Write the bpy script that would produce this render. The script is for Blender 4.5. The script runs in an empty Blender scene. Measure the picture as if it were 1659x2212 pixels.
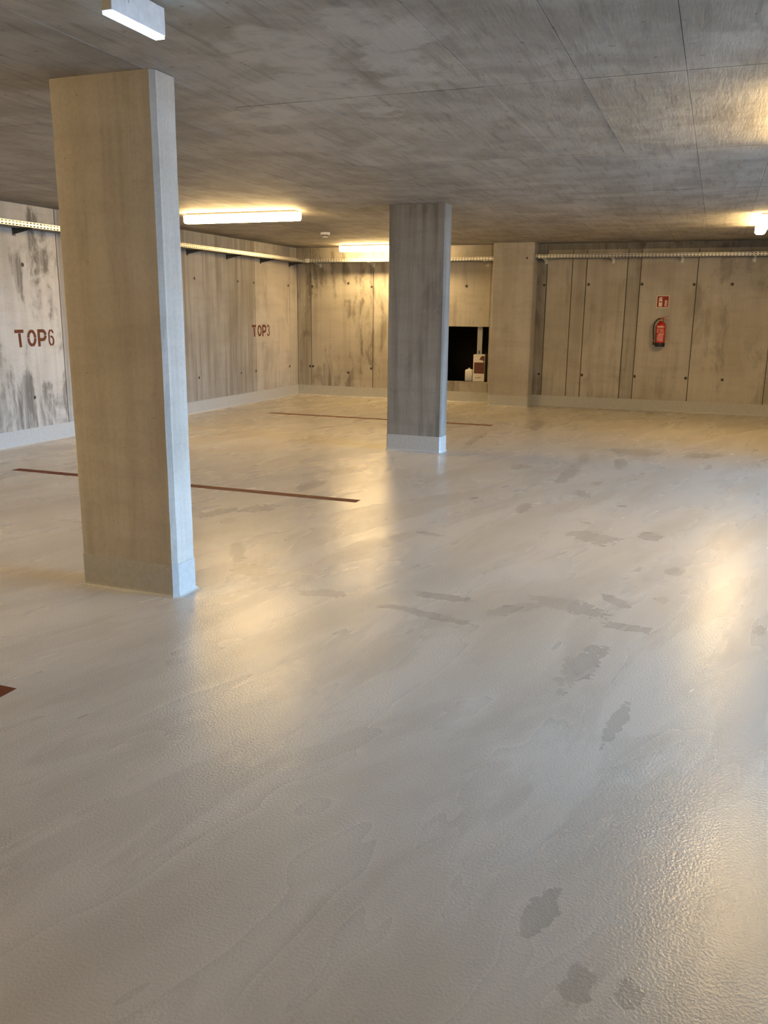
import bpy, bmesh, math, random
import numpy as np
from mathutils import Matrix, Vector

random.seed(7)
scn = bpy.context.scene
col = scn.collection

# ------------------------------------------------------------------ camera
FPX = 1845.0
cd = bpy.data.cameras.new('camera')
cam = bpy.data.objects.new('camera', cd); col.objects.link(cam)
cd.sensor_fit = 'VERTICAL'; cd.sensor_height = 36.0; cd.sensor_width = 27.0
cd.lens = FPX / 2212.0 * 36.0
cd.clip_start = 0.05
fw = Vector((-0.34466285, 0.91063357, -0.22793423))
rt = Vector((0.93433961, 0.35623279, 0.0103775))
up = Vector((-0.09064775, 0.20939124, 0.97362123))
M = Matrix(((rt.x, up.x, -fw.x, 7.151), (rt.y, up.y, -fw.y, -14.341), (rt.z, up.z, -fw.z, 1.5026), (0, 0, 0, 1)))
cam.matrix_world = M
scn.camera = cam

# ------------------------------------------------------------------ sky, exposure
w = bpy.data.worlds.new('sky'); scn.world = w; w.use_nodes = True
bg = w.node_tree.nodes['Background']
bg.inputs[0].default_value = (0.34, 0.62, 1.0, 1)
bg.inputs[1].default_value = 54.0
scn.view_settings.view_transform = 'Standard'
scn.view_settings.look = 'None'
scn.view_settings.gamma = 1.0
scn.view_settings.use_curve_mapping = False
scn.view_settings.exposure = 0.0
scn.cycles.max_bounces = 5; scn.cycles.diffuse_bounces = 5; scn.cycles.glossy_bounces = 3
scn.cycles.transmission_bounces = 2; scn.cycles.caustics_reflective = False

# garage entrance (daylight): opening in the right wall
XR = 10.4; YF = -18.0; H = 2.6
OY0, OY1, OZ = -11.5, -5.35, 2.45
XE = 20.0      # added walls outside the entrance, which hold back daylight, run out to here
pl = bpy.data.lights.new('entrance_portal', 'AREA'); pl.shape = 'RECTANGLE'
pl.size = OZ; pl.size_y = OY1 - OY0
pl.cycles.is_portal = True
po = bpy.data.objects.new('entrance_portal', pl); col.objects.link(po)
po.location = (12.19, (OY0 + OY1) / 2, OZ / 2); po.rotation_euler = (0, math.pi / 2, 0)

LAMP_RGB = (1.0, 0.67, 0.28)
LAMP_STR = 81.0
LED_RGB = (0.55, 0.80, 1.0)
LED_STR = 40.0

# ------------------------------------------------------------------ node helpers
class NT:
    def __init__(s, name):
        s.m = bpy.data.materials.new(name); s.m.use_nodes = True
        s.t = s.m.node_tree; s.b = s.t.nodes['Principled BSDF']
    def n(s, typ, **kw):
        nd = s.t.nodes.new(typ)
        for k, v in kw.items(): setattr(nd, k, v)
        return nd
    def put(s, sock, v):
        if isinstance(v, bpy.types.NodeSocket): s.t.links.new(v, sock)
        else: sock.default_value = v
    def math(s, op, a, b=0.0, c=0.0, clamp=False):
        nd = s.n('ShaderNodeMath', operation=op, use_clamp=clamp)
        s.put(nd.inputs[0], a); s.put(nd.inputs[1], b); s.put(nd.inputs[2], c)
        return nd.outputs[0]
    def pos(s):
        return s.n('ShaderNodeNewGeometry').outputs['Position']
    def scale(s, vec, sc, loc=(0, 0, 0), rot=(0, 0, 0)):
        nd = s.n('ShaderNodeMapping'); s.put(nd.inputs[0], vec)
        nd.inputs[1].default_value = loc; nd.inputs[2].default_value = rot; nd.inputs[3].default_value = sc
        return nd.outputs[0]
    def noise(s, vec, sc, det=4.0, rough=0.55, dist=0.0):
        nd = s.n('ShaderNodeTexNoise'); s.put(nd.inputs['Vector'], vec)
        nd.inputs['Scale'].default_value = sc; nd.inputs['Detail'].default_value = det
        nd.inputs['Roughness'].default_value = rough; nd.inputs['Distortion'].default_value = dist
        return nd
    def ramp(s, v, a, b):
        nd = s.n('ShaderNodeMapRange', interpolation_type='SMOOTHSTEP')
        s.put(nd.inputs[0], v); nd.inputs[1].default_value = a; nd.inputs[2].default_value = b
        return nd.outputs[0]
    def mix(s, f, a, b, mode='MIX'):
        nd = s.n('ShaderNodeMix', data_type='RGBA', blend_type=mode)
        s.put(nd.inputs[0], f); s.put(nd.inputs[6], a); s.put(nd.inputs[7], b)
        return nd.outputs[2]
    def attr(s, name):
        return s.n('ShaderNodeAttribute', attribute_type='OBJECT', attribute_name=name).outputs['Fac']
    def bump(s, h, strength, dist):
        nd = s.n('ShaderNodeBump'); s.put(nd.inputs['Height'], h)
        nd.inputs['Strength'].default_value = strength; nd.inputs['Distance'].default_value = dist
        return nd.outputs[0]
    def add(s, a, b):
        nd = s.n('ShaderNodeVectorMath', operation='ADD'); s.put(nd.inputs[0], a); s.put(nd.inputs[1], b)
        return nd.outputs[0]

def C(r, g, b): return (r, g, b, 1.0)

MATS = {}
def plain(name, rgb, rough=0.5, metal=0.0, spec=0.5, grain=0.0):
    k = NT(name)
    nz = k.noise(k.pos(), 40.0, 3)
    f = k.ramp(nz.outputs[0], 0.3, 0.7)
    v = 0.06 + grain
    k.put(k.b.inputs['Base Color'], k.mix(f, C(*[c * (1 - v) for c in rgb]), C(*[min(1, c * (1 + v)) for c in rgb])))
    k.b.inputs['Roughness'].default_value = rough
    k.b.inputs['Metallic'].default_value = metal
    k.b.inputs['Specular IOR Level'].default_value = spec
    MATS[name] = k.m
    return k.m

def emit(name, rgb, strength):
    k = NT(name)
    k.b.inputs['Base Color'].default_value = C(0.8, 0.8, 0.8)
    k.b.inputs['Emission Color'].default_value = C(*rgb)
    k.b.inputs['Emission Strength'].default_value = strength
    k.b.inputs['Roughness'].default_value = 0.4
    MATS[name] = k.m
    return k.m

def concrete_wall(name):
    """cast concrete: upright board streaks, cloudy stains, pin holes; 'tone', 'streak' and 'mould' are set per piece"""
    k = NT(name); P = k.pos()
    tone = k.attr('tone'); streak = k.attr('streak'); mould = k.attr('mould')
    cloud = k.noise(P, 0.9, 3, 0.55, 0.6).outputs[0]
    s1 = k.noise(k.scale(P, (9, 9, 0.35)), 1.0, 4, 0.65, 0.0).outputs[0]
    s2 = k.noise(k.scale(P, (45, 45, 0.9)), 1.0, 2, 0.6).outputs[0]
    fine = k.noise(P, 55.0, 1, 0.6).outputs[0]
    blot = k.noise(k.scale(P, (2.2, 2.2, 0.95)), 1.3, 6, 0.66, 0.45).outputs[0]
    light = C(0.50, 0.47, 0.42); dark = C(0.27, 0.24, 0.20)
    sm = k.math('MULTIPLY', k.math('ADD', k.math('MULTIPLY', k.ramp(s1, 0.40, 0.68), 0.8), k.math('MULTIPLY', k.ramp(s2, 0.42, 0.72), 0.22)), streak, clamp=True)
    base = k.mix(k.ramp(cloud, 0.35, 0.7), light, C(0.41, 0.375, 0.32))
    base = k.mix(sm, base, dark)
    lift = k.noise(k.scale(P, (1.5, 1.5, 8.0)), 1.0, 3, 0.6).outputs[0]
    base = k.mix(k.math('MULTIPLY', k.ramp(lift, 0.45, 0.7), 0.22), base, C(0.28, 0.245, 0.20))
    bm = k.math('MULTIPLY', k.math('MULTIPLY', k.ramp(blot, 0.50, 0.62), k.math('ADD', k.math('MULTIPLY', k.ramp(s1, 0.35, 0.6), 0.7), 0.3)), mould, clamp=True)
    base = k.mix(bm, base, C(0.13, 0.115, 0.095))
    base = k.mix(k.math('MULTIPLY', k.ramp(fine, 0.4, 0.7), 0.12), base, C(0.2, 0.18, 0.15))
    vor = k.n('ShaderNodeTexVoronoi'); k.put(vor.inputs['Vector'], P); vor.inputs['Scale'].default_value = 20.0
    hole = k.math('LESS_THAN', vor.outputs['Distance'], 0.06)
    sep = k.n('ShaderNodeSeparateColor'); k.put(sep.inputs[0], vor.outputs['Color'])
    hole = k.math('MULTIPLY', hole, k.math('GREATER_THAN', sep.outputs[0], 0.72))
    base = k.mix(k.math('MULTIPLY', hole, 0.75), base, C(0.06, 0.05, 0.045))
    tc = k.n('ShaderNodeCombineColor')
    for i in range(3): k.put(tc.inputs[i], tone)
    base = k.mix(1.0, base, tc.outputs[0], 'MULTIPLY')
    k.put(k.b.inputs['Base Color'], base)
    k.put(k.b.inputs['Roughness'], 0.75)
    k.b.inputs['Specular IOR Level'].default_value = 0.3
    hsum = k.math('ADD', k.math('MULTIPLY', s2, 0.5), k.math('MULTIPLY', fine, 0.35))
    k.put(k.b.inputs['Normal'], k.bump(hsum, 0.35, 0.004))
    MATS[name] = k.m

def ellipse_field(k, vec, lst):
    """smallest normalised radius over a list of ellipses (x, y, a, b, angle)"""
    cur = None
    for (x, y, a, b, ang) in lst:
        nd = k.n('ShaderNodeMapping', vector_type='TEXTURE'); k.put(nd.inputs[0], vec)
        nd.inputs[1].default_value = (x, y, 0); nd.inputs[2].default_value = (0, 0, ang)
        nd.inputs[3].default_value = (a, b, 1.0)
        ln = k.n('ShaderNodeVectorMath', operation='LENGTH'); k.put(ln.inputs[0], nd.outputs[0])
        cur = ln.outputs['Value'] if cur is None else k.math('MINIMUM', cur, ln.outputs['Value'])
    return cur

FLOOR_STAINS = [(5.85, -7.76, 0.199, 0.057, -1.52), (6.48, -8.49, 0.2, 0.148, 2.58), (6.84, -8.29, 0.125, 0.085, 1.81), (6.21, -7.02, 0.159, 0.062, 1.9), (5.94, -6.1, 0.559, 0.072, -1.59), (5.95, -5.14, 0.342, 0.057, -1.48), (6.35, -5.34, 0.349, 0.072, 1.66), (5.43, -5.93, 0.169, 0.088, -1.8), (7.04, -9.12, 0.094, 0.055, 1.69), (5.89, -10.1, 0.226, 0.046, 3.1), (5.92, -10.4, 0.226, 0.044, 2.94), (6.53, -9.99, 0.224, 0.105, 2.79), (6.88, -10.19, 0.124, 0.061, 3.09), (4.93, -2.56, 0.596, 0.13, 1.69), (6.41, -4.46, 0.313, 0.24, 2.92), (7.14, -4.4, 0.259, 0.149, -2.46), (7.48, -9.98, 0.089, 0.03, 1.46), (7.0, -9.69, 0.059, 0.039, 1.71), (6.77, -9.8, 0.112, 0.052, 2.26), (6.3, -10.14, 0.164, 0.062, -2.29), (5.4, -8.83, 0.111, 0.047, 2.93), (7.2, -5.16, 0.212, 0.032, -1.69), (6.84, -9.15, 0.094, 0.018, -1.62), (4.51, -4.21, 0.824, 0.055, 1.65), (5.38, -7.56, 0.066, 0.039, 1.43), (6.26, -6.48, 0.129, 0.046, -1.82), (6.57, -7.38, 0.059, 0.041, -2.39), (6.38, -8.07, 0.053, 0.045, 2.83), (3.71, -8.87, 0.207, 0.078, -1.77), (3.93, -8.61, 0.164, 0.113, -1.82), (3.93, -9.04, 0.094, 0.054, -1.43), (5.26, -10.29, 0.133, 0.072, -2.91), (4.42, -9.76, 0.214, 0.053, -1.01), (4.7, -10.07, 0.145, 0.098, 2.76), (3.92, -7.67, 0.286, 0.099, -1.54), (3.91, -6.84, 0.233, 0.142, -1.88), (5.7, -10.36, 0.115, 0.036, -3.03), (6.99, -12.62, 0.069, 0.039, 1.6), (7.1, -12.6, 0.045, 0.032, 1.29), (6.93, -11.27, 0.194, 0.032, 1.42), (6.73, -10.75, 0.28, 0.073, -1.72), (6.86, -12.41, 0.109, 0.037, -1.79)]
CEIL_PATCHES = [(5.26, -10.71, 0.339, 0.233, -1.63), (5.76, -10.87, 0.257, 0.211, 1.44), (5.12, -10.05, 0.42, 0.305, 1.79), (5.3, -9.51, 0.213, 0.117, 1.95), (4.54, -9.57, 0.292, 0.191, 2.77), (5.72, -10.49, 0.527, 0.155, 1.83)]

def floor_mat():
    k = NT('coated_floor'); P = k.pos()
    flat = k.scale(P, (1, 1, 0))
    r = k.n('ShaderNodeAttribute', attribute_type='GEOMETRY', attribute_name='stain').outputs['Fac']
    lump = k.noise(flat, 6.0, 2, 0.6).outputs[0]
    edge = k.noise(flat, 24.0, 3, 0.65).outputs[0]
    rr = k.math('ADD', r, k.math('MULTIPLY', k.math('SUBTRACT', edge, 0.5), 1.3))
    rr = k.math('ADD', rr, k.math('MULTIPLY', k.math('SUBTRACT', lump, 0.5), 1.4))
    damp = k.ramp(rr, 1.02, 0.92)
    # long pale / dark trowel drifts, running with the driving lane
    turned = k.scale(flat, (1, 1, 1), rot=(0, 0, 0.28))
    drift = k.noise(k.scale(turned, (2.4, 0.55, 1)), 1.0, 3, 0.6, 0.4).outputs[0]
    drift2 = k.noise(k.scale(turned, (2.6, 0.7, 1), loc=(3, 1, 0)), 1.0, 6, 0.66, 0.6).outputs[0]
    band = k.ramp(drift2, 0.50, 0.575)
    soft = k.ramp(drift, 0.35, 0.7)
    speck = k.noise(flat, 160.0, 1, 0.5).outputs[0]
    base = k.mix(soft, C(0.52, 0.488, 0.435), C(0.44, 0.408, 0.355))
    base = k.mix(k.math('MULTIPLY', band, 0.20), base, C(0.30, 0.265, 0.215))
    base = k.mix(k.math('MULTIPLY', damp, 0.30), base, C(0.20, 0.175, 0.14))
    base = k.mix(k.math('MULTIPLY', k.ramp(speck, 0.55, 0.75), 0.18), base, C(0.26, 0.23, 0.19))
    k.put(k.b.inputs['Base Color'], base)
    rg = k.math('ADD', 0.245, k.math('MULTIPLY', soft, 0.08))
    rg = k.math('SUBTRACT', rg, k.math('MULTIPLY', damp, 0.03))
    k.put(k.b.inputs['Roughness'], rg)
    k.b.inputs['Specular IOR Level'].default_value = 0.5
    peel = k.noise(flat, 110.0, 1, 0.6).outputs[0]
    k.put(k.b.inputs['Normal'], k.bump(peel, 0.32, 0.003))
    MATS['coated_floor'] = k.m

def ceiling_mat():
    k = NT('board_marked_concrete'); P = k.pos()
    tone = k.attr('tone')
    flat = k.scale(P, (1, 1, 0))
    d1 = k.noise(flat, 3.5, 3, 0.6)
    vm = k.n('ShaderNodeVectorMath', operation='MULTIPLY_ADD'); k.put(vm.inputs[0], d1.outputs['Color'])
    vm.inputs[1].default_value = (0.5, 0.5, 0); vm.inputs[2].default_value = (-0.25, -0.25, 0)
    r = ellipse_field(k, k.add(flat, vm.outputs[0]), CEIL_PATCHES)
    skim = k.math('MULTIPLY', k.ramp(r, 1.1, 0.75), k.ramp(k.noise(flat, 6.0, 3, 0.6, 0.5).outputs[0], 0.30, 0.5))
    g1 = k.noise(k.scale(P, (20, 2.2, 0)), 1.0, 4, 0.62, 0.4).outputs[0]
    g2 = k.noise(k.scale(P, (70, 9.0, 0)), 1.0, 2, 0.6, 0.0).outputs[0]
    cl = k.noise(flat, 2.2, 5, 0.62, 0.4).outputs[0]
    pit = k.noise(flat, 26.0, 1, 0.5).outputs[0]
    br = k.n('ShaderNodeTexBrick')
    k.put(br.inputs['Vector'], k.scale(flat, (1, 1, 1), rot=(0, 0, math.pi / 2)))
    br.inputs['Scale'].default_value = 1.0; br.inputs['Brick Width'].default_value = 1.01; br.inputs['Row Height'].default_value = 0.119
    br.inputs['Mortar Size'].default_value = 0.0015; br.inputs['Color1'].default_value = C(0, 0, 0); br.inputs['Color2'].default_value = C(1, 1, 1)
    br.inputs['Mortar'].default_value = C(1, 1, 1); br.offset = 0.37
    sb = k.n('ShaderNodeSeparateColor'); k.put(sb.inputs[0], br.outputs['Color'])
    base = k.mix(k.ramp(cl, 0.36, 0.66), C(0.42, 0.40, 0.37), C(0.30, 0.28, 0.25))
    base = k.mix(k.math('MULTIPLY', sb.outputs[0], 0.20), base, C(0.17, 0.155, 0.135))
    base = k.mix(k.math('MULTIPLY', k.ramp(g1, 0.48, 0.74), 0.50), base, C(0.15, 0.135, 0.115))
    base = k.mix(k.math('MULTIPLY', k.ramp(g2, 0.5, 0.8), 0.22), base, C(0.17, 0.155, 0.13))
    base = k.mix(k.math('MULTIPLY', k.ramp(pit, 0.70, 0.74), 0.5), base, C(0.09, 0.08, 0.065))
    base = k.mix(k.math('MULTIPLY', skim, 0.75), base, C(0.46, 0.445, 0.42))
    tc = k.n('ShaderNodeCombineColor')
    for i in range(3): k.put(tc.inputs[i], tone)
    base = k.mix(1.0, base, tc.outputs[0], 'MULTIPLY')
    k.put(k.b.inputs['Base Color'], base)
    k.b.inputs['Roughness'].default_value = 0.7
    k.b.inputs['Specular IOR Level'].default_value = 0.35
    hs = k.math('ADD', g1, k.math('MULTIPLY', g2, 0.5))
    k.put(k.b.inputs['Normal'], k.bump(hs, 0.40, 0.008))
    MATS['board_marked_concrete'] = k.m

def galv_mat():
    k = NT('galvanised_steel'); P = k.pos()
    nz = k.noise(P, 30, 4).outputs[0]
    k.put(k.b.inputs['Base Color'], k.mix(k.ramp(nz, 0.3, 0.7), C(0.55, 0.55, 0.54), C(0.70, 0.70, 0.69)))
    k.b.inputs['Metallic'].default_value = 0.75
    k.b.inputs['Roughness'].default_value = 0.42
    MATS['galvanised_steel'] = k.m

concrete_wall('cast_concrete'); floor_mat(); ceiling_mat(); galv_mat()
plain('shaded_zinc', (0.16, 0.16, 0.155), 0.65, 0.3)  # darker copy of the tray steel; shade behind the slots is in the colour
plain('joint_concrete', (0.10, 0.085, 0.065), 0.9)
plain('skirting_paint', (0.44, 0.44, 0.42), 0.32)
plain('rust_brown_paint', (0.125, 0.034, 0.011), 0.7, spec=0.25)
plain('white_plastic', (0.72, 0.72, 0.70), 0.4)
plain('white_metal', (0.78, 0.79, 0.80), 0.35)
plain('grey_print', (0.35, 0.36, 0.38), 0.6)
plain('dark_metal', (0.06, 0.06, 0.06), 0.5, 0.3)
plain('plug_grey', (0.05, 0.043, 0.035), 0.9)
plain('plug_rim', (0.30, 0.27, 0.23), 0.85)
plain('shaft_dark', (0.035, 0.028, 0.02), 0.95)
plain('black_rubber', (0.012, 0.012, 0.012), 0.45)
plain('red_enamel', (0.48, 0.022, 0.012), 0.28)
plain('red_lever', (0.42, 0.03, 0.02), 0.4)
plain('brass', (0.60, 0.42, 0.18), 0.35, 0.9)
plain('label_print', (0.75, 0.45, 0.40), 0.5)
plain('sign_red', (0.26, 0.008, 0.012), 0.45)
plain('sign_cream', (0.74, 0.68, 0.52), 0.5)
plain('carton_white', (0.68, 0.66, 0.62), 0.6)
plain('carton_maroon', (0.11, 0.025, 0.012), 0.5)
plain('carton_ink', (0.06, 0.05, 0.045), 0.6)
plain('canister_white', (0.66, 0.65, 0.62), 0.35)
plain('dark_baffle', (0.10, 0.10, 0.10), 0.9)  # dark so the added walls outside bounce little sky light
plain('asphalt', (0.16, 0.16, 0.165), 0.9)
emit('warm_tube', LAMP_RGB, LAMP_STR)
emit('warm_tube_end', LAMP_RGB, LAMP_STR * 0.25)
emit('cold_led', LED_RGB, LED_STR)

# ------------------------------------------------------------------ mesh helpers
ORG = {}
class MB:
    def __init__(s): s.v = []; s.f = []
    def box(s, x0, x1, y0, y1, z0, z1):
        b = len(s.v)
        s.v += [(x0, y0, z0), (x1, y0, z0), (x1, y1, z0), (x0, y1, z0), (x0, y0, z1), (x1, y0, z1), (x1, y1, z1), (x0, y1, z1)]
        s.f += [tuple(b + i for i in q) for q in ((0, 3, 2, 1), (4, 5, 6, 7), (0, 1, 5, 4), (1, 2, 6, 5), (2, 3, 7, 6), (3, 0, 4, 7))]
        return s
    def prism(s, poly, fn, a, c):
        """poly (u, v) extruded between a and c; fn(u, v, t) -> xyz"""
        b = len(s.v); n = len(poly)
        s.v += [fn(u, v, a) for u, v in poly] + [fn(u, v, c) for u, v in poly]
        s.f += [tuple(b + i for i in range(n))[::-1], tuple(b + n + i for i in range(n))]
        s.f += [(b + i, b + (i + 1) % n, b + n + (i + 1) % n, b + n + i) for i in range(n)]
        return s
    def lathe(s, prof, cx, cy, z0=0.0, seg=24, axis='z'):
        """prof list of (r, h)"""
        b = len(s.v); n = len(prof)
        for i in range(seg):
            a = 2 * math.pi * i / seg
            for r, h in prof:
                if axis == 'z': s.v.append((cx + r * math.cos(a), cy + r * math.sin(a), z0 + h))
        for i in range(seg):
            j = (i + 1) % seg
            for q in range(n - 1):
                s.f.append((b + i * n + q, b + j * n + q, b + j * n + q + 1, b + i * n + q + 1))
        s.f.append(tuple(b + i * n for i in range(seg))[::-1]); s.f.append(tuple(b + i * n + n - 1 for i in range(seg)))
        return s
    def tube(s, pts, r, seg=10):
        b = len(s.v); pts = [Vector(q) for q in pts]; n = len(pts)
        ref = Vector((0.123, 0.9, 0.3)).normalized()
        for i, q in enumerate(pts):
            t = (pts[min(i + 1, n - 1)] - pts[max(i - 1, 0)]).normalized()
            u = t.cross(ref).normalized(); vv = t.cross(u)
            rr = r[i] if isinstance(r, (list, tuple)) else r
            for k in range(seg):
                a = 2 * math.pi * k / seg
                s.v.append(tuple(q + u * rr * math.cos(a) + vv * rr * math.sin(a)))
        for i in range(n - 1):
            for k in range(seg):
                l = (k + 1) % seg
                s.f.append((b + i * seg + k, b + i * seg + l, b + (i + 1) * seg + l, b + (i + 1) * seg + k))
        s.f.append(tuple(b + k for k in range(seg))[::-1]); s.f.append(tuple(b + (n - 1) * seg + k for k in range(seg)))
        return s
    def build(s, name, mat, parent=None, bevel=0.0, smooth=False, seg=1, loc=None):
        off = Vector((0, 0, 0))
        if parent is not None: off = ORG[parent.name]
        here = off if loc is None else Vector(loc)
        me = bpy.data.meshes.new(name)
        me.from_pydata([tuple(Vector(q) - here) for q in s.v], [], s.f)
        bm = bmesh.new(); bm.from_mesh(me)
        if bevel > 0:
            bmesh.ops.bevel(bm, geom=list(bm.edges), offset=bevel, segments=seg, affect='EDGES', profile=0.5, clamp_overlap=True)
        bmesh.ops.recalc_face_normals(bm, faces=bm.faces)
        bm.to_mesh(me); bm.free()
        if smooth:
            for q in me.polygons: q.use_smooth = True
            me.set_sharp_from_angle(angle=math.radians(40))
        me.materials.append(MATS[mat])
        o = bpy.data.objects.new(name, me); col.objects.link(o)
        o.parent = parent
        o.location = here - off
        ORG[o.name] = Vector(here)
        return o

def thing(name, loc, label, cat, group=None):
    o = bpy.data.objects.new(name, None); col.objects.link(o)
    o.empty_display_size = 0.1
    o.location = loc; ORG[o.name] = Vector(loc)
    o['label'] = label; o['category'] = cat
    if group: o['group'] = group
    return o
def tag(o, label, cat, group=None):
    o['label'] = label; o['category'] = cat
    if group: o['group'] = group
    return o
def struct(o, label=None):
    o['kind'] = 'structure'
    if label: o['label'] = label
    return o
def tones(o, tone=1.0, streak=0.5, mould=0.3):
    o['tone'] = float(tone); o['streak'] = float(streak); o['mould'] = float(mould)
    return o

# ------------------------------------------------------------------ the setting
# floor
def axis_pts(a, b, f0, f1, fine, coarse):
    return np.concatenate([np.arange(a, f0, coarse), np.arange(f0, f1, fine), np.linspace(f1, b, max(2, int((b - f1) / coarse)))])
gx = axis_pts(-0.35, XR + 0.3, 3.2, 7.9, 0.025, 0.15); gy = axis_pts(YF - 0.3, 0.35, -13.0, -1.6, 0.025, 0.15)
GX, GY = np.meshgrid(gx, gy, indexing='ij')
RF = np.full(GX.shape, 4.0)
for (ex, ey, ea, eb, ang) in FLOOR_STAINS:
    ca, sa = math.cos(ang), math.sin(ang)
    du = ((GX - ex) * ca + (GY - ey) * sa) / ea; dv = (-(GX - ex) * sa + (GY - ey) * ca) / eb
    RF = np.minimum(RF, np.sqrt(du * du + dv * dv))
nx, ny = GX.shape
verts = np.stack([GX.ravel(), GY.ravel(), np.zeros(GX.size)], 1)
ii, jj = np.meshgrid(np.arange(nx - 1), np.arange(ny - 1), indexing='ij')
q0 = (ii * ny + jj).ravel()
quads = np.stack([q0, q0 + ny, q0 + ny + 1, q0 + 1], 1)
nb = len(verts)
bx_ = MB().box(-0.35, XR + 0.3, YF - 0.3, 0.35, -0.2, -0.002)
fme = bpy.data.meshes.new('floor')
fme.from_pydata(verts.tolist() + bx_.v, [], quads.tolist() + [tuple(nb + i for i in f) for f in bx_.f])
at = fme.attributes.new('stain', 'FLOAT', 'POINT')
at.data.foreach_set('value', np.concatenate([RF.ravel(), np.full(8, 4.0)]).astype(np.float32))
fme.materials.append(MATS['coated_floor'])
fl = bpy.data.objects.new('floor', fme); col.objects.link(fl)
struct(fl, 'glossy grey-beige coated garage floor with damp patches')
struct(MB().box(XR + 0.3, 60.0, -60.0, 45.0, -0.25, -0.02).build('ground', 'asphalt'), 'paved forecourt outside the garage entrance')

# ceiling with formwork panel imprints
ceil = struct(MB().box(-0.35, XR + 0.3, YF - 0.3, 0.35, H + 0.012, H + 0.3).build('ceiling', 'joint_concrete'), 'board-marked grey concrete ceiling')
PW = 0.475
xs = [0.0] + [5.49 + PW * i for i in range(-11, 11) if 0.1 < 5.49 + PW * i < XR - 0.1] + [XR]
ys = [YF] + [-9.84 + 2.02 * i for i in range(-4, 5) if YF + 0.1 < -9.84 + 2.02 * i < -0.1] + [0.0]
rnd = random.Random(3)
for i in range(len(xs) - 1):
    for j in range(len(ys) - 1):
        dz = rnd.uniform(0.0, 0.0025)
        g = 0.0013; gy_ = 0.003
        o = MB().box(xs[i] + g, xs[i + 1] - g, ys[j] + gy_, ys[j + 1] - gy_, H + dz, H + 0.013).build('formwork_panel', 'board_marked_concrete', ceil)
        o['tone'] = rnd.uniform(0.90, 1.08)

# left wall, x = 0
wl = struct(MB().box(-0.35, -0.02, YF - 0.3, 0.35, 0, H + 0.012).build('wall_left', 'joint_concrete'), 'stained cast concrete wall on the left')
LY = [0.0, -0.31, -1.55, -3.95, -6.14, -8.5, -10.9, -13.3, -15.7, YF]
LT = [(0.98, 0.35, 0.25), (1.02, 0.15, 0.25), (0.80, 1.0, 0.2), (0.84, 0.95, 0.2), (1.08, 0.35, 0.95), (1.0, 0.5, 0.6), (1, .5, .5), (1, .5, .5), (1, .5, .5)]
for i in range(len(LY) - 1):
    tones(MB().box(-0.022, 0.001 * (i % 2), LY[i + 1] + 0.005, LY[i] - 0.005, 0, H).build('wall_panel', 'cast_concrete', wl), *LT[i])

# back wall, y = 0, with the low hatch opening
NX0, NX1, NZ0, NZ1 = 2.45, 3.575, 0.36, 1.278
wb = MB()
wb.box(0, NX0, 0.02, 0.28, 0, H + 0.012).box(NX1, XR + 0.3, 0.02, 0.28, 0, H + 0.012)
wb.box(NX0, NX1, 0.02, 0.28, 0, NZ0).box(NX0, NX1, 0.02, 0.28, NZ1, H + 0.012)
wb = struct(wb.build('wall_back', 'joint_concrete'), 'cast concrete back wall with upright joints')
ZT = 2.5   # right of the engaged pillar the panels stop below the ceiling
def bpan(x0, x1, z1, t, z0=0.0, dy=0.0):
    return tones(MB().box(x0 + 0.006, x1 - 0.006, -dy, 0.022, z0, z1).build('wall_panel', 'cast_concrete', wb), *t)
bpan(0.0, 0.275, H, (0.86, 0.8, 0.7)); bpan(0.275, 1.48, H, (0.98, 0.4, 0.75), dy=0.001); bpan(1.48, NX0, H, (1.0, 0.5, 0.6))
bpan(NX0 - 0.012, NX1 + 0.006, H, (1.0, 0.25, 0.3), NZ1); bpan(NX0 - 0.012, NX1 + 0.006, NZ0, (0.98, 0.3, 0.7)); bpan(NX1, 3.72, H, (0.95, 0.3, 0.3))
for x0, x1, t in ((4.3, 4.5, (0.72, 0.7, 0.5)), (4.5, 4.905, (0.95, 0.35, 0.25)), (4.905, 5.13, (0.92, 0.45, 0.2)), (5.13, 5.76, (0.97, 0.4, 0.35)),
                  (5.76, 5.962, (0.80, 0.6, 0.3)), (5.962, 6.80, (0.96, 0.3, 0.25)), (6.80, 7.905, (0.98, 0.25, 0.4)), (7.905, 9.1, (0.95, 0.3, 0.3)), (9.1, XR, (0.95, 0.3, 0.3))):
    bpan(x0, x1, H if x0 < 4.4 else ZT, t, dy=0.0015 if x0 in (5.13, 6.80) else 0.0)
tones(MB().box(4.5, XR, 0.012, 0.022, ZT, H).build('recessed_band', 'cast_concrete', wb), 0.55, 0.5, 0.7)  # tone lowered to paint in the shade of the recess under the ceiling
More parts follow.
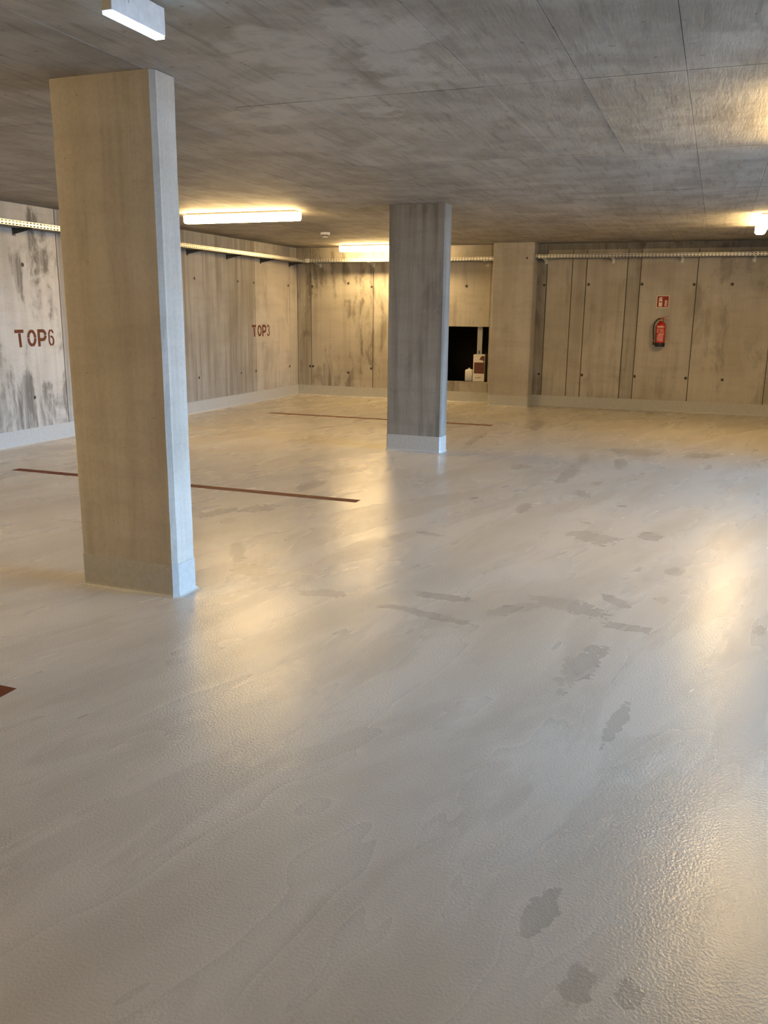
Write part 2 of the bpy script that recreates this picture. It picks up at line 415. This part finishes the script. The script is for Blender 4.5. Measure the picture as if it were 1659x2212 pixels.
# reveal of the hatch (sill, head, jambs) and the unlit shaft behind it
tones(MB().box(NX0 - 0.01, NX1 + 0.01, 0.0005, 0.28, NZ0 - 0.03, NZ0).build('hatch_sill', 'cast_concrete', wb), 1.05, 0.2, 0.2)
tones(MB().box(NX0, NX1, 0.0005, 0.28, NZ1, NZ1 + 0.03).build('hatch_head', 'cast_concrete', wb), 0.9, 0.2, 0.2)
tones(MB().box(NX1, NX1 + 0.03, 0.0005, 0.28, NZ0, NZ1).build('hatch_jamb', 'cast_concrete', wb), 1.0, 0.2, 0.2)
tones(MB().box(NX0 - 0.03, NX0, 0.0005, 0.28, NZ0, NZ1).build('hatch_jamb', 'cast_concrete', wb), 1.0, 0.2, 0.2)
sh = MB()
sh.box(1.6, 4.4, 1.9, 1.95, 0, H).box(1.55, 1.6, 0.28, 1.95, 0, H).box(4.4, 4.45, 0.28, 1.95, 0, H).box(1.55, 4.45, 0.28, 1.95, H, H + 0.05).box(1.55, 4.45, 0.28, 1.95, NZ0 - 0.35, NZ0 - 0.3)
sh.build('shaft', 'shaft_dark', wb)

# right wall with the entrance opening, and the wall behind the viewer
wr = MB()
wr.box(XR, XR + 0.3, YF - 0.3, OY0, 0, H + 0.012).box(XR, XR + 0.3, OY1, 0.02, 0, H + 0.012).box(XR, XR + 0.3, OY0, OY1, OZ, H + 0.012)
rw = MB().box(XR + 0.3, XE, OY0 - 0.25, OY0, 0, 3.8).box(XR + 0.3, XE, OY1, OY1 + 0.25, 0, 3.8).box(XR + 0.3, 12.2, OY0, OY1, OZ, H + 0.2)  # added walls and roof, unseen, keep daylight off the back wall
struct(rw.build('daylight_baffle', 'dark_baffle'), 'unseen dark walls and short roof added outside the entrance to block daylight')
tones(struct(wr.build('wall_right', 'cast_concrete'), 'concrete wall with the open garage entrance'), 1.0, 0.5, 0.4)
tones(struct(MB().box(-0.02, XR, YF - 0.3, YF, 0, H + 0.012).build('wall_front', 'cast_concrete'), 'concrete wall behind the viewer'), 1.0, 0.5, 0.4)

# tie holes (grouted cone holes of the formwork)
_tie = None
def tie(parent, p, nrm, r=0.02):
    m = MB(); n = 12
    def ring(rad, d):
        out = []
        for k in range(n):
            a = 2 * math.pi * k / n
            u, v = rad * math.cos(a), rad * math.sin(a)
            if nrm == 'x': out.append((p[0] + d, p[1] + u, p[2] + v))
            else: out.append((p[0] + u, p[1] - d, p[2] + v))
        return out
    m.v = ring(r * 1.35, 0.0005) + ring(r * 1.25, 0.003) + ring(r, 0.003) + ring(r * 0.9, 0.0015)
    for q in range(3):
        for k in range(n):
            m.f.append((q * n + k, q * n + (k + 1) % n, (q + 1) * n + (k + 1) % n, (q + 1) * n + k))
    m.f.append(tuple(3 * n + k for k in range(n)))
    o = m.build('tie_hole', 'plug_rim', parent)
    o.data.materials.append(MATS['plug_grey'])
    for q in o.data.polygons:
        if max(abs((o.data.vertices[vi].co - q.center).length) for vi in q.vertices) >= r * 0.8 and len(q.vertices) == n: q.material_index = 1
    for q in list(o.data.polygons)[2 * n:3 * n]: q.material_index = 1
    return o
for y, z in ((-6.69, 1.965), (-6.67, 0.52), (-3.33, 1.95), (-2.10, 1.95), (-1.59, 1.947), (-0.36, 1.94), (-3.30, 0.52), (-2.065, 0.515), (-1.58, 0.519), (-0.345, 0.53), (-8.0, 1.96), (-8.0, 0.52)):
    tie(wl, (0.001, y, z), 'x')
for x, z in ((4.465, 1.955), (4.452, 0.525), (5.175, 1.965), (5.155, 0.534), (5.995, 1.968), (5.985, 0.541), (6.765, 1.963), (6.763, 0.54), (7.309, 1.966), (7.3, 0.534),
             (0.30, 1.937), (0.305, 0.523), (1.006, 1.989), (1.45, 1.929), (1.007, 0.432), (1.45, 0.519), (3.163, 1.941), (0.245, 0.523), (8.5, 1.96), (8.5, 0.53)):
    tie(wb, (x, -0.001, z), 'y')

# skirtings: painted band with a small cove at the floor
BH = 0.18
def sk_prof(t=0.006, c=0.028):
    pts = [(-0.01, 0.0), (c, 0.0)]
    for i in range(1, 5):
        a = math.pi / 2 * i / 4
        pts.append((c - (c - t) * math.sin(a), (c - t) * (1 - math.cos(a)) + 0.001))
    return pts + [(t, BH), (-0.01, BH)]
struct(MB().prism(sk_prof(), lambda u, v, t: (u, t, v), YF, 0.0).build('baseboard_left', 'skirting_paint', smooth=True), 'pale grey painted skirting band on the left wall')
struct(MB().prism(sk_prof(), lambda u, v, t: (t, -u, v), 0.0, 3.70).build('baseboard_back', 'skirting_paint', smooth=True), 'grey painted skirting band on the back wall by the corner')
struct(MB().prism(sk_prof(), lambda u, v, t: (t, -u, v), 4.34, XR).build('baseboard_back', 'skirting_paint', smooth=True), 'grey painted skirting band under the fire extinguisher')
struct(MB().prism(sk_prof(), lambda u, v, t: (XR - u, t, v), OY1, 0.0).build('baseboard_right', 'skirting_paint', smooth=True))
struct(MB().prism(sk_prof(), lambda u, v, t: (XR - u, t, v), YF, OY0).build('baseboard_right', 'skirting_paint', smooth=True))

# ------------------------------------------------------------------ pillars
def pillar(x0, x1, y0, y1, label, tn, chamfer=0.018, back=True):
    t = thing('concrete_pillar', ((x0 + x1) / 2, (y0 + y1) / 2, 0), label, 'pillar')
    c = chamfer
    if back: poly = [(x0 + c, y0), (x1 - c, y0), (x1, y0 + c), (x1, y1 - c), (x1 - c, y1), (x0 + c, y1), (x0, y1 - c), (x0, y0 + c)]
    else: poly = [(x0 + c, y0), (x1 - c, y0), (x1, y0 + c), (x1, y1), (x0, y1), (x0, y0 + c)]
    m = MB()
    N = 22; n = len(poly); r = random.Random(int(x0 * 1000))
    for k in range(N + 1):
        z = H * k / N
        for (px, py) in poly:
            m.v.append((px + r.uniform(-1, 1) * 0.0012, py + r.uniform(-1, 1) * 0.0012, z))
    for k in range(N):
        for q in range(n):
            m.f.append((k * n + q, k * n + (q + 1) % n, (k + 1) * n + (q + 1) % n, (k + 1) * n + q))
    m.f.append(tuple(range(n))[::-1]); m.f.append(tuple(N * n + q for q in range(n)))
    tones(m.build('shaft', 'cast_concrete', t), *tn)
    # base band: follows the outline, flares into a cove at the floor
    cx, cy = (x0 + x1) / 2, (y0 + y1) / 2
    def out(d):
        res = []
        for i, (px, py) in enumerate(poly):
            a = Vector(poly[i - 1]); b = Vector((px, py)); e = Vector(poly[(i + 1) % n])
            n1 = Vector(((b - a).y, -(b - a).x)).normalized(); n2 = Vector(((e - b).y, -(e - b).x)).normalized()
            nn = (n1 + n2) / (1 + n1.dot(n2))
            res.append((px + nn.x * d, py + nn.y * d))
        return res
    m = MB(); prof = [(0.022, 0.0), (0.013, 0.004), (0.007, 0.012), (0.004, 0.024), (0.004, BH), (-0.01, BH)]
    for d, z in prof:
        m.v += [(a, b, z) for a, b in out(d)]
    for k in range(len(prof) - 1):
        for q in range(n):
            m.f.append((k * n + q, k * n + (q + 1) % n, (k + 1) * n + (q + 1) % n, (k + 1) * n + q))
    b = m.build('base_band', 'skirting_paint', t)
    b['label'] = 'grey painted band around the foot of the pillar'
    return t
pillar(3.96, 4.5785, -10.664, -10.469, 'wide brown-grey concrete pillar nearest the viewer, hiding part of the left wall', (1.10, 0.40, 0.15), 0.022)
pillar(3.814, 4.442, -5.471, -5.253, 'dark streaky grey concrete pillar standing alone in the middle of the floor', (0.62, 0.95, 0.35), 0.014)
pe = pillar(3.69, 4.348, -0.358, -0.001, 'pale concrete pillar built against the back wall right of the dark hatch', (0.98, 0.25, 0.1), 0.012, back=False)
tie(pe, (4.24, -0.36, 2.36), 'y', 0.013)

# ------------------------------------------------------------------ parking bay lines
def line(x0, x1, y0, y1, label):
    o = MB().box(x0, x1, y0, y1, 0.0002, 0.0016).build('parking_line', 'rust_brown_paint', loc=((x0 + x1) / 2, (y0 + y1) / 2, 0))
    tag(o, label, 'floor marking', 'painted lines between the parking bays')
line(0.95, 4.63, -11.96, -11.868, 'brown painted bay line nearest the viewer, its tip showing at the left edge')
line(1.0, 4.55, -8.115, -8.015, 'brown painted bay line running behind the nearest pillar')
line(0.95, 4.39, -2.93, -2.825, 'farthest thin brown bay line, passing behind the middle pillar')

# ------------------------------------------------------------------ stencilled bay lettering
def strokes(segs, wd):
    """segs: list of polylines (u, v); each becomes a flat ribbon of width wd"""
    out = []
    for pl_ in segs:
        L = []; R = []
        for i, q in enumerate(pl_):
            a = Vector(pl_[max(i - 1, 0)]); b = Vector(pl_[min(i + 1, len(pl_) - 1)])
            t = (b - a).normalized(); nn = Vector((-t.y, t.x)) * wd / 2
            L.append(Vector(q) + nn); R.append(Vector(q) - nn)
        out.append((L, R))
    return out
def arc(cx, cy, rx, ry, a0, a1, n=10):
    return [(cx + rx * math.cos(math.radians(a0 + (a1 - a0) * i / n)), cy + ry * math.sin(math.radians(a0 + (a1 - a0) * i / n))) for i in range(n + 1)]
def ribbons(m, rib, fn, d0, d1):
    for L, R in rib:
        n = len(L); b = len(m.v)
        for d in (d0, d1):
            for q in L: m.v.append(fn(q[0], q[1], d))
            for q in R: m.v.append(fn(q[0], q[1], d))
        for i in range(n - 1):
            m.f.append((b + i, b + i + 1, b + n + i + 1, b + n + i))
            m.f.append((b + 2 * n + i, b + 2 * n + n + i, b + 2 * n + n + i + 1, b + 2 * n + i + 1))
            m.f.append((b + i, b + 2 * n + i, b + 2 * n + i + 1, b + i + 1))
            m.f.append((b + n + i, b + n + i + 1, b + 3 * n + i + 1, b + 3 * n + i))
        m.f.append((b, b + n, b + 3 * n, b + 2 * n)); m.f.append((b + n - 1, b + 3 * n - 1, b + 4 * n - 1, b + 2 * n + n - 1 + n)) if False else None
def lettering(y0, zb, hgt, txt, label, tot=0.6):
    t = thing('stencil_lettering', (0, y0 + tot / 2, zb), label, 'lettering')
    S = hgt / 0.19
    W = 0.036
    g = 5
    def T(u): return [[(u - .002, .172), (u + .128, .172)], [(u + .066, .150), (u + .074, 0)]]
    def O(u):
        c = u + .071; r = .052; R_ = .077
        return [arc(c, .095, r, R_, 92, 178), arc(c, .095, r, R_, 182, 268), arc(c, .095, r, R_, 272, 358), arc(c, .095, r, R_, 2, 88)]
    def P(u): return [[(u + .018, .19), (u + .018, 0)], [(u + .038, .172), (u + .075, .172)] + arc(u + .078, .1235, .045, .0485, 90, 2, 8), arc(u + .078, .1235, .045, .0485, -4, -90, 8) + [(u + .038, .075)]]
    def six(u):
        c = u + .047; 
        return [arc(c, .125, .034, .053, 22, 84, 6), arc(c, .125, .034, .053, 96, 180, 7) + [(c - .034, .06)] + arc(c, .058, .034, .048, 180, 262, 7), arc(c, .058, .034, .048, -82, 90, 12) + [(c - .012, .104)]]
    def three(u):
        c = u + .045
        return [arc(c, .138, .033, .040, 160, 96, 6), arc(c, .138, .033, .040, 84, -75, 10), arc(c, .053, .036, .044, 75, -84, 12), arc(c, .053, .036, .044, -96, -165, 6)]
    cols = [('T', T(0.0), W), ('O', O(.177), W * .95), ('P', P(.34), W), ('x', (six if txt[-1] == '6' else three)(.506), W * .62)]
    for nm, segs, wd in cols:
        m = MB()
        ribbons(m, strokes([[(a, b) for a, b in q] for q in segs], wd), lambda u, v, d: (d, y0 + u, zb + v * S), 0.0012, 0.0030)
        m.build('letter', 'rust_brown_paint', t)
    return t
lettering(-6.885, 1.083, 0.19, 'TOP6', 'rust-brown stencilled TOP6 on the pale mouldy wall left of the nearest pillar')
lettering(-1.675, 1.083, 0.19, 'TOP3', 'rust-brown stencilled TOP3 on the warm-lit left wall near the corner')

# ------------------------------------------------------------------ lamps
def tube_lamp(p0, p1, label):
    """linear ceiling luminaire between two points (world x, y)"""
    (x0, y0), (x1, y1) = p0, p1
    t = thing('ceiling_lamp', ((x0 + x1) / 2, (y0 + y1) / 2, 2.49), label, 'lamp', 'long diffuser lamps on the ceiling')
    alongx = abs(x1 - x0) > abs(y1 - y0)
    L = (x1 - x0) if alongx else (y1 - y0)
    cx, cy = (x0 + x1) / 2, (y0 + y1) / 2
    f = (lambda u, v, s_: (cx + s_, cy + u, v)) if alongx else (lambda u, v, s_: (cx + u, cy + s_, v))
    hw = 0.062
    prof = [(-hw, 2.578), (-hw, 2.515), (-hw + 0.012, 2.498), (-hw + 0.03, 2.49), (hw - 0.03, 2.49), (hw - 0.012, 2.498), (hw, 2.515), (hw, 2.578)]
    MB().prism(prof, f, -L / 2 + 0.02, L / 2 - 0.02).build('diffuser', 'warm_tube', t, smooth=True)
    for sg in (-1, 1):
        a, b = sorted((sg * (L / 2 - 0.02), sg * L / 2))
        MB().prism(prof, f, a, b).build('end_cap', 'warm_tube_end', t, smooth=True)
    MB().prism([(-0.05, 2.578), (0.05, 2.578), (0.05, H + 0.001), (-0.05, H + 0.001)], f, -L / 2 + 0.03, L / 2 - 0.03).build('mounting_rail', 'dark_metal', t)
    for sg in (-1, 1):
        a = sg * L * 0.35
        for q in (-1, 1):
            MB().prism([(q * (hw + 0.001), 2.56), (q * (hw + 0.006), 2.56), (q * (hw + 0.006), 2.584), (q * (hw + 0.001), 2.584)], f, a - 0.012, a + 0.012).build('clip', 'white_plastic', t)
    return t
tube_lamp((1.20, -5.29), (2.67, -5.29), 'long glowing ceiling lamp right beside the nearest pillar')
tube_lamp((1.06, -0.46), (2.55, -0.46), 'glowing ceiling lamp close to the back wall, half hidden by the middle pillar')
tube_lamp((7.545, -3.75), (7.545, -2.25), 'glowing ceiling lamp cut off by the right edge')
tube_lamp((7.62, -9.50), (7.62, -8.0), 'ceiling lamp over the driving lane just outside the right edge')
tube_lamp((1.20, -11.9), (2.67, -11.9), 'unseen ceiling lamp added over the near parking bay to light the nearest pillar')  # unseen lamp, added to brighten the front of the nearest pillar
tube_lamp((7.62, -17.2), (7.62, -15.7), 'ceiling lamp over the driving lane behind the viewer')

# emergency luminaire on the ceiling, cold LED strip below
e = thing('emergency_light', (5.09, -11.48, 2.5), 'small boxy white emergency light with a cold blue-white glowing underside', 'lamp')
MB().box(5.068, 5.112, -11.645, -11.33, 2.503, H + 0.001).build('housing', 'white_metal', e, bevel=0.002)
MB().box(5.0705, 5.1095, -11.64, -11.335, 2.494, 2.504).build('light_panel', 'cold_led', e)
q = MB()
q.box(5.1121, 5.1126, -11.60, -11.572, 2.576, 2.581)
for i in range(3): q.box(5.1121, 5.1126, -11.60, -11.555 - 0.006 * i, 2.568 - 0.007 * i, 2.5705 - 0.007 * i)
q.box(5.1121, 5.1126, -11.55, -11.546, 2.553, 2.57)
q.build('rating_print', 'grey_print', e)

# smoke detector
d = thing('smoke_detector', (1.80, -2.70, 2.53), 'small round white smoke detector on the ceiling between two lamps', 'detector')
MB().lathe([(0.045, 0.036), (0.062, 0.040), (0.068, 0.048), (0.068, 0.0705)], 1.80, -2.70, 2.53, 28).build('base', 'white_plastic', d, smooth=True)
MB().lathe([(0.020, -0.002), (0.032, 0.0), (0.038, 0.006), (0.038, 0.016)], 1.80, -2.70, 2.53, 28).build('chamber', 'white_plastic', d, smooth=True)
q = MB()
for i in range(16):
    a = 2 * math.pi * i / 16
    x, y = 1.80 + 0.0355 * math.cos(a), -2.70 + 0.0355 * math.sin(a)
    q.box(x - 0.003, x + 0.003, y - 0.003, y + 0.003, 2.546, 2.566)
q.build('vent_slots', 'dark_metal', d)
MB().lathe([(0.033, 0.014), (0.033, 0.04)], 1.80, -2.70, 2.53, 20).build('core', 'grey_print', d)

# ------------------------------------------------------------------ cable trays
TZ0, TZ1, TW = 2.335, 2.392, 0.205      # underside, rim, width
TO = 0.055                              # gap to the wall
def tray(axis, a0, a1, dz, brackets, label, clip=None):
    """axis 'y': along the left wall; axis 'x': along the back wall"""
    if axis == 'y': F = lambda d, s_, z: (d, s_, z); base = (0.16, (a0 + a1) / 2, TZ0 + dz)
    else: F = lambda d, s_, z: (s_, -d, z); base = ((a0 + a1) / 2, -0.16, TZ0 + dz)
    t = thing('cable_tray', base, label, 'cable tray', 'perforated steel cable trays along the walls')
    def bx(m, d0, d1, s0, s1, z0, z1):
        p = F(d0, s0, z0); q = F(d1, s1, z1)
        m.box(min(p[0], q[0]), max(p[0], q[0]), min(p[1], q[1]), max(p[1], q[1]), z0, z1)
    z0, z1 = TZ0 + dz, TZ1 + dz
    m = MB(); bx(m, TO, TO + TW, a0, a1, z0, z0 + 0.0015); m.build('tray_bottom', 'shaded_zinc', t)
    m = MB(); bx(m, TO, TO + 0.0015, a0, a1, z0, z1); m.build('back_rail', 'shaded_zinc', t)
    m = MB(); fd0, fd1 = TO + TW - 0.0015, TO + TW
    h = z1 - z0
    rows = [(0.0, 0.10), (0.34, 0.62), (0.86, 1.0)]
    for r0, r1 in rows: bx(m, fd0, fd1, a0, a1, z0 + h * r0, z0 + h * r1)
    bx(m, fd0 - 0.008, fd1, a0, a1, z1 - 0.002, z1)
    s_ = a0; pitch = 0.05
    while s_ < a1 - 0.01:
        for r0, r1 in ((0.10, 0.34), (0.62, 0.86)): bx(m, fd0, fd1, s_, min(s_ + pitch * 0.4, a1), z0 + h * r0, z0 + h * r1)
        s_ += pitch
    m.build('perforated_rail', 'galvanised_steel', t)
    for b in brackets:
        m = MB()
        poly = [(0.0015, z0 - 0.001), (TO + TW + 0.012, z0 - 0.001), (TO + TW + 0.012, z0 - 0.012), (0.0015, z0 - 0.062)]
        fn = (lambda u, v, q_: (u, q_, v)) if axis == 'y' else (lambda u, v, q_: (q_, -u, v))
        m.prism(poly, fn, b - 0.002, b + 0.002)
        bx(m, 0.0015, TO + TW + 0.012, b - 0.002, b + 0.026, z0 - 0.004, z0 - 0.001)
        bx(m, 0.0015, 0.0055, b - 0.015, b + 0.03, z0 - 0.075, z0 + 0.02)
        m.build('bracket', 'dark_metal' if axis == 'y' else 'galvanised_steel', t)
    if clip is not None:
        m = MB(); bx(m, TO + TW - 0.01, TO + TW + 0.02, clip - 0.035, clip + 0.035, z0 - 0.004, z1 + 0.006)
        m.build('corner_clip', 'white_plastic', t, bevel=0.004)
    return t
tray('y', YF + 0.02, -0.27, 0.0, [-6.785, -3.497, -2.416, -1.351, -0.315, -4.6, -5.7, -7.9, -9.0, -10.1, -11.2], 'perforated steel cable tray along the left wall above the bay lettering')
tray('x', 0.055, 3.685, 0.0, [0.46, 1.482, 2.5, 3.5], 'perforated steel cable tray on the back wall left of the engaged pillar', clip=0.335)
tray('x', 4.352, XR - 0.02, 0.026, [4.475, 5.528, 6.552, 7.573, 8.6, 9.6], 'perforated steel cable tray on the back wall above the fire extinguisher')

# ------------------------------------------------------------------ fire extinguisher sign
s = thing('safety_sign', (6.328, -0.001, 1.612), 'square red sign with extinguisher and flame symbols above the fire extinguisher', 'sign')
MB().box(6.234, 6.422, -0.0045, -0.0016, 1.612, 1.797).build('sign_plate', 'sign_cream', s)
MB().box(6.243, 6.413, -0.0055, -0.0044, 1.621, 1.788).build('red_field', 'sign_red', s)
def flat(m, poly): 
    m.prism(poly, lambda u, v, t: (6.234 + u * 0.188, t, 1.612 + v * 0.185), -0.0063, -0.0054)
m = MB()
flat(m, [(.185, .10), (.46, .10), (.46, .44), (.185, .44)]); flat(m, [(.185, .54), (.46, .54), (.46, .62), (.42, .70), (.37, .73), (.28, .73), (.22, .68), (.185, .62)])
flat(m, [(.185, .44), (.235, .44), (.235, .54), (.185, .54)]); flat(m, [(.42, .44), (.46, .44), (.46, .54), (.42, .54)])
flat(m, [(.285, .72), (.365, .72), (.365, .80), (.285, .80)])
flat(m, [(.17, .66), (.215, .66), (.225, .75), (.28, .79), (.45, .79), (.45, .83), (.37, .87), (.27, .86), (.19, .79)])
flat(m, [(.36, .79), (.46, .75), (.47, .78), (.37, .84)])
m.build('extinguisher_symbol', 'sign_cream', s)
m = MB()
for dx, dy in ((0, 0), (0.02, .17), (0.02, .34)):
    flat(m, [(.62 + dx, .25 + dy), (.66 + dx, .16 + dy), (.72 + dx, .11 + dy), (.86 + dx * .2, .11 + dy), (.87 + dx * .2, .24 + dy), (.82 + dx * .2, .16 + dy), (.77 + dx, .15 + dy), (.72 + dx, .19 + dy), (.69 + dx, .29 + dy)])
    flat(m, [(.72 + dx, .27 + dy), (.75 + dx, .20 + dy), (.80 + dx, .19 + dy), (.78 + dx, .24 + dy), (.77 + dx, .31 + dy)])
m.build('flame_symbol', 'sign_cream', s)

# ------------------------------------------------------------------ fire extinguisher
EX, EY, EZ = 6.338, -0.105, 1.02
x = thing('fire_extinguisher', (EX, EY, EZ), 'red fire extinguisher with black hose hung on the back wall', 'extinguisher')
R = 0.073
MB().lathe([(0.02, 0.042), (R, 0.044), (R, 0.31), (R - 0.004, 0.335), (R - 0.016, 0.357), (R - 0.036, 0.372), (0.024, 0.38), (0.02, 0.39)], EX, EY, EZ, 32).build('cylinder', 'red_enamel', x, smooth=True)
MB().lathe([(R - 0.006, 0.0), (R + 0.001, 0.006), (R + 0.003, 0.058), (R - 0.001, 0.061)], EX, EY, EZ, 32).build('foot_ring', 'black_rubber', x, smooth=True)
def curved(m, a0, a1, z0, z1, n=8):
    rr = R + 0.0012; b = len(m.v)
    for i in range(n + 1):
        a = math.radians(a0 + (a1 - a0) * i / n)
        for zz in (z0, z1): m.v.append((EX + rr * math.sin(a), EY - rr * math.cos(a), EZ + zz))
    for i in range(n): m.f.append((b + 2 * i, b + 2 * i + 2, b + 2 * i + 3, b + 2 * i + 1))
m = MB()
rr_ = random.Random(5)
for a0, a1 in ((-48, -36), (-33, -22), (-19, -6), (-3, 8), (11, 22), (25, 38), (41, 50)): curved(m, a0, a1, 0.299, 0.318, 2)
for a0, a1 in ((-46, -10), (-6, 48)): curved(m, a0, a1, 0.290, 0.294)
for z in (0.262, 0.240, 0.220): curved(m, -10 + rr_.uniform(-5, 5), 40 + rr_.uniform(-8, 8), z, z + 0.007)
for z in (0.272, 0.251, 0.229): curved(m, -52, -26, z - 0.012, z + 0.001, 3)
for a0, a1 in ((-22, -10), (-7, 6), (9, 20), (23, 34), (37, 48)): curved(m, a0, a1, 0.186, 0.203, 2)
for i, z in enumerate((0.174, 0.164, 0.152, 0.141, 0.130, 0.119, 0.108, 0.097, 0.087)): curved(m, -46 + rr_.uniform(0, 8), 46 - rr_.uniform(0, 14), z, z + 0.005)
m.build('label_print', 'label_print', x)
m = MB(); m.lathe([(0.014, 0.385), (0.016, 0.39), (0.016, 0.415), (0.011, 0.42), (0.011, 0.432)], EX, EY, EZ, 16)
m.build('valve', 'brass', x, smooth=True)
MB().box(EX - 0.012, EX + 0.03, EY - 0.01, EY + 0.01, EZ + 0.418, EZ + 0.442).build('valve_head', 'red_lever', x, bevel=0.003)
def bar(p, q, wdt, th):
    m = MB(); p = Vector(p); q = Vector(q); u = (q - p).normalized(); nn = Vector((-u.z, 0, u.x)) * th / 2; sv = Vector((0, wdt / 2, 0))
    pts = [p - nn - sv, q - nn * .6 - sv, q - nn * .6 + sv, p - nn + sv, p + nn - sv, q + nn * .6 - sv, q + nn * .6 + sv, p + nn + sv]
    m.v = [tuple(a) for a in pts]; m.f = [(0, 3, 2, 1), (4, 5, 6, 7), (0, 1, 5, 4), (1, 2, 6, 5), (2, 3, 7, 6), (3, 0, 4, 7)]
    return m
bar((EX + 0.005, EY, EZ + 0.437), (EX + 0.125, EY, EZ + 0.478), 0.02, 0.007).build('squeeze_lever', 'red_lever', x)
bar((EX + 0.005, EY, EZ + 0.425), (EX + 0.115, EY, EZ + 0.400), 0.02, 0.006).build('carry_handle', 'red_lever', x)
hp = []
for p0_, p1_, p2_, p3_ in (((-.012, .428), (-.06, .43), (-.105, .38), (-.112, .29)), ((-.112, .29), (-.117, .22), (-.10, .16), (-.098, .10))):
    for i in range(9):
        u = i / 8
        a = [(1 - u) ** 3 * p0_[k] + 3 * (1 - u) ** 2 * u * p1_[k] + 3 * (1 - u) * u * u * p2_[k] + u ** 3 * p3_[k] for k in (0, 1)]
        if not hp or (Vector(hp[-1]) - Vector((EX + a[0], EY - 0.01, EZ + a[1]))).length > 1e-4: hp.append((EX + a[0], EY - 0.01, EZ + a[1]))
MB().tube(hp, 0.0105, 12).build('hose', 'black_rubber', x, smooth=True)
MB().tube([(EX - 0.098, EY - 0.01, EZ + 0.102), (EX - 0.098, EY - 0.01, EZ + 0.085)], 0.008, 12).build('nozzle_ferrule', 'brass', x)
MB().tube([(EX - 0.098, EY - 0.01, EZ + 0.088), (EX - 0.097, EY - 0.01, EZ + 0.062), (EX - 0.096, EY - 0.01, EZ + 0.028)], [0.010, 0.013, 0.014], 12).build('nozzle', 'black_rubber', x, smooth=True)
MB().box(EX - 0.088, EX - 0.05, EY - 0.016, EY - 0.004, EZ + 0.034, EZ + 0.05).build('nozzle_holder', 'black_rubber', x)
m = MB().box(EX - 0.02, EX + 0.02, -0.004, -0.0016, EZ + 0.30, EZ + 0.44).box(EX - 0.012, EX + 0.012, EY + 0.012, -0.003, EZ + 0.395, EZ + 0.40)
m.build('wall_bracket', 'dark_metal', x)

# ------------------------------------------------------------------ things in the hatch
c = thing('carton', (3.416, 0.10, NZ0), 'tall white carton with maroon panel and tree print standing in the dark hatch', 'carton')
CX0, CX1, CY0, CY1, CH = 3.318, 3.516, 0.012, 0.20, 0.455
MB().box(CX0, CX1, CY0, CY1, NZ0 + 0.001, NZ0 + CH).build('box', 'carton_white', c, bevel=0.002)
def cf(m, poly): m.prism(poly, lambda u, v, t: (CX0 + u * 0.198, t, NZ0 + v * CH), CY0 - 0.0012, CY0 - 0.0002)
m = MB(); cf(m, [(.09, .30), (.985, .30), (.985, .71), (.09, .71)]); pan = m.build('maroon_panel', 'carton_maroon', c)
m = MB()
cf(m, [(.52, .815), (.60, .85), (.66, .92), (.78, .955), (.90, .96), (.985, .93), (.985, .78), (.93, .76), (.86, .80), (.76, .77), (.72, .80), (.74, .83), (.66, .80)])
cf(m, [(.86, .71), (.93, .71), (.955, .80), (.90, .80)])
m.build('tree_print', 'carton_maroon', c)
m = MB(); cf(m, [(.24, .15), (.29, .19), (.29, .16), (.31, .15), (.29, .14), (.36, .10), (.30, .105)])
cf(m, [(.40, .152), (.68, .152), (.68, .163), (.40, .163)]); cf(m, [(.40, .128), (.70, .128), (.70, .138), (.40, .138)])
m.build('small_logo', 'carton_ink', c)

j = thing('canister', (3.232, 0.09, NZ0), 'small white plastic canister standing beside the carton in the hatch', 'canister')
m = MB()
def rrect(hx, hy, r, n=4):
    pts = []
    for cx_, cy_, a0 in ((hx - r, hy - r, 0), (-hx + r, hy - r, 90), (-hx + r, -hy + r, 180), (hx - r, -hy + r, 270)):
        for i in range(n + 1):
            a = math.radians(a0 + 90 * i / n); pts.append((cx_ + r * math.cos(a), cy_ + r * math.sin(a)))
    return pts
lv = [(0.058, 0.050, 0.002), (0.064, 0.056, 0.010), (0.064, 0.056, 0.165), (0.062, 0.054, 0.182), (0.054, 0.046, 0.195), (0.030, 0.026, 0.202)]
for hx, hy, z in lv:
    m.v += [(3.232 + a, 0.09 + b, NZ0 + z) for a, b in rrect(hx, hy, min(hx, hy) * 0.35)]
n = 20
for k in range(len(lv) - 1):
    for q in range(n): m.f.append((k * n + q, k * n + (q + 1) % n, (k + 1) * n + (q + 1) % n, (k + 1) * n + q))
m.f.append(tuple(range(n))[::-1]); m.f.append(tuple((len(lv) - 1) * n + q for q in range(n)))
m.build('body', 'canister_white', j, smooth=True)
MB().lathe([(0.016, 0.20), (0.018, 0.203), (0.018, 0.218), (0.014, 0.222)], 3.232, 0.09, NZ0, 16).build('cap', 'canister_white', j, smooth=True)

p_ = thing('white_post', (3.342, 0.33, 0.06), 'upright white post standing inside the dark hatch behind the carton', 'post')
MB().box(3.297, 3.387, 0.31, 0.34, 0.06, 1.6).build('board', 'canister_white', p_, bevel=0.003)
MB().box(3.332, 3.347, 0.300, 0.3095, 0.80, 0.87).build('slot_plate', 'dark_metal', p_)
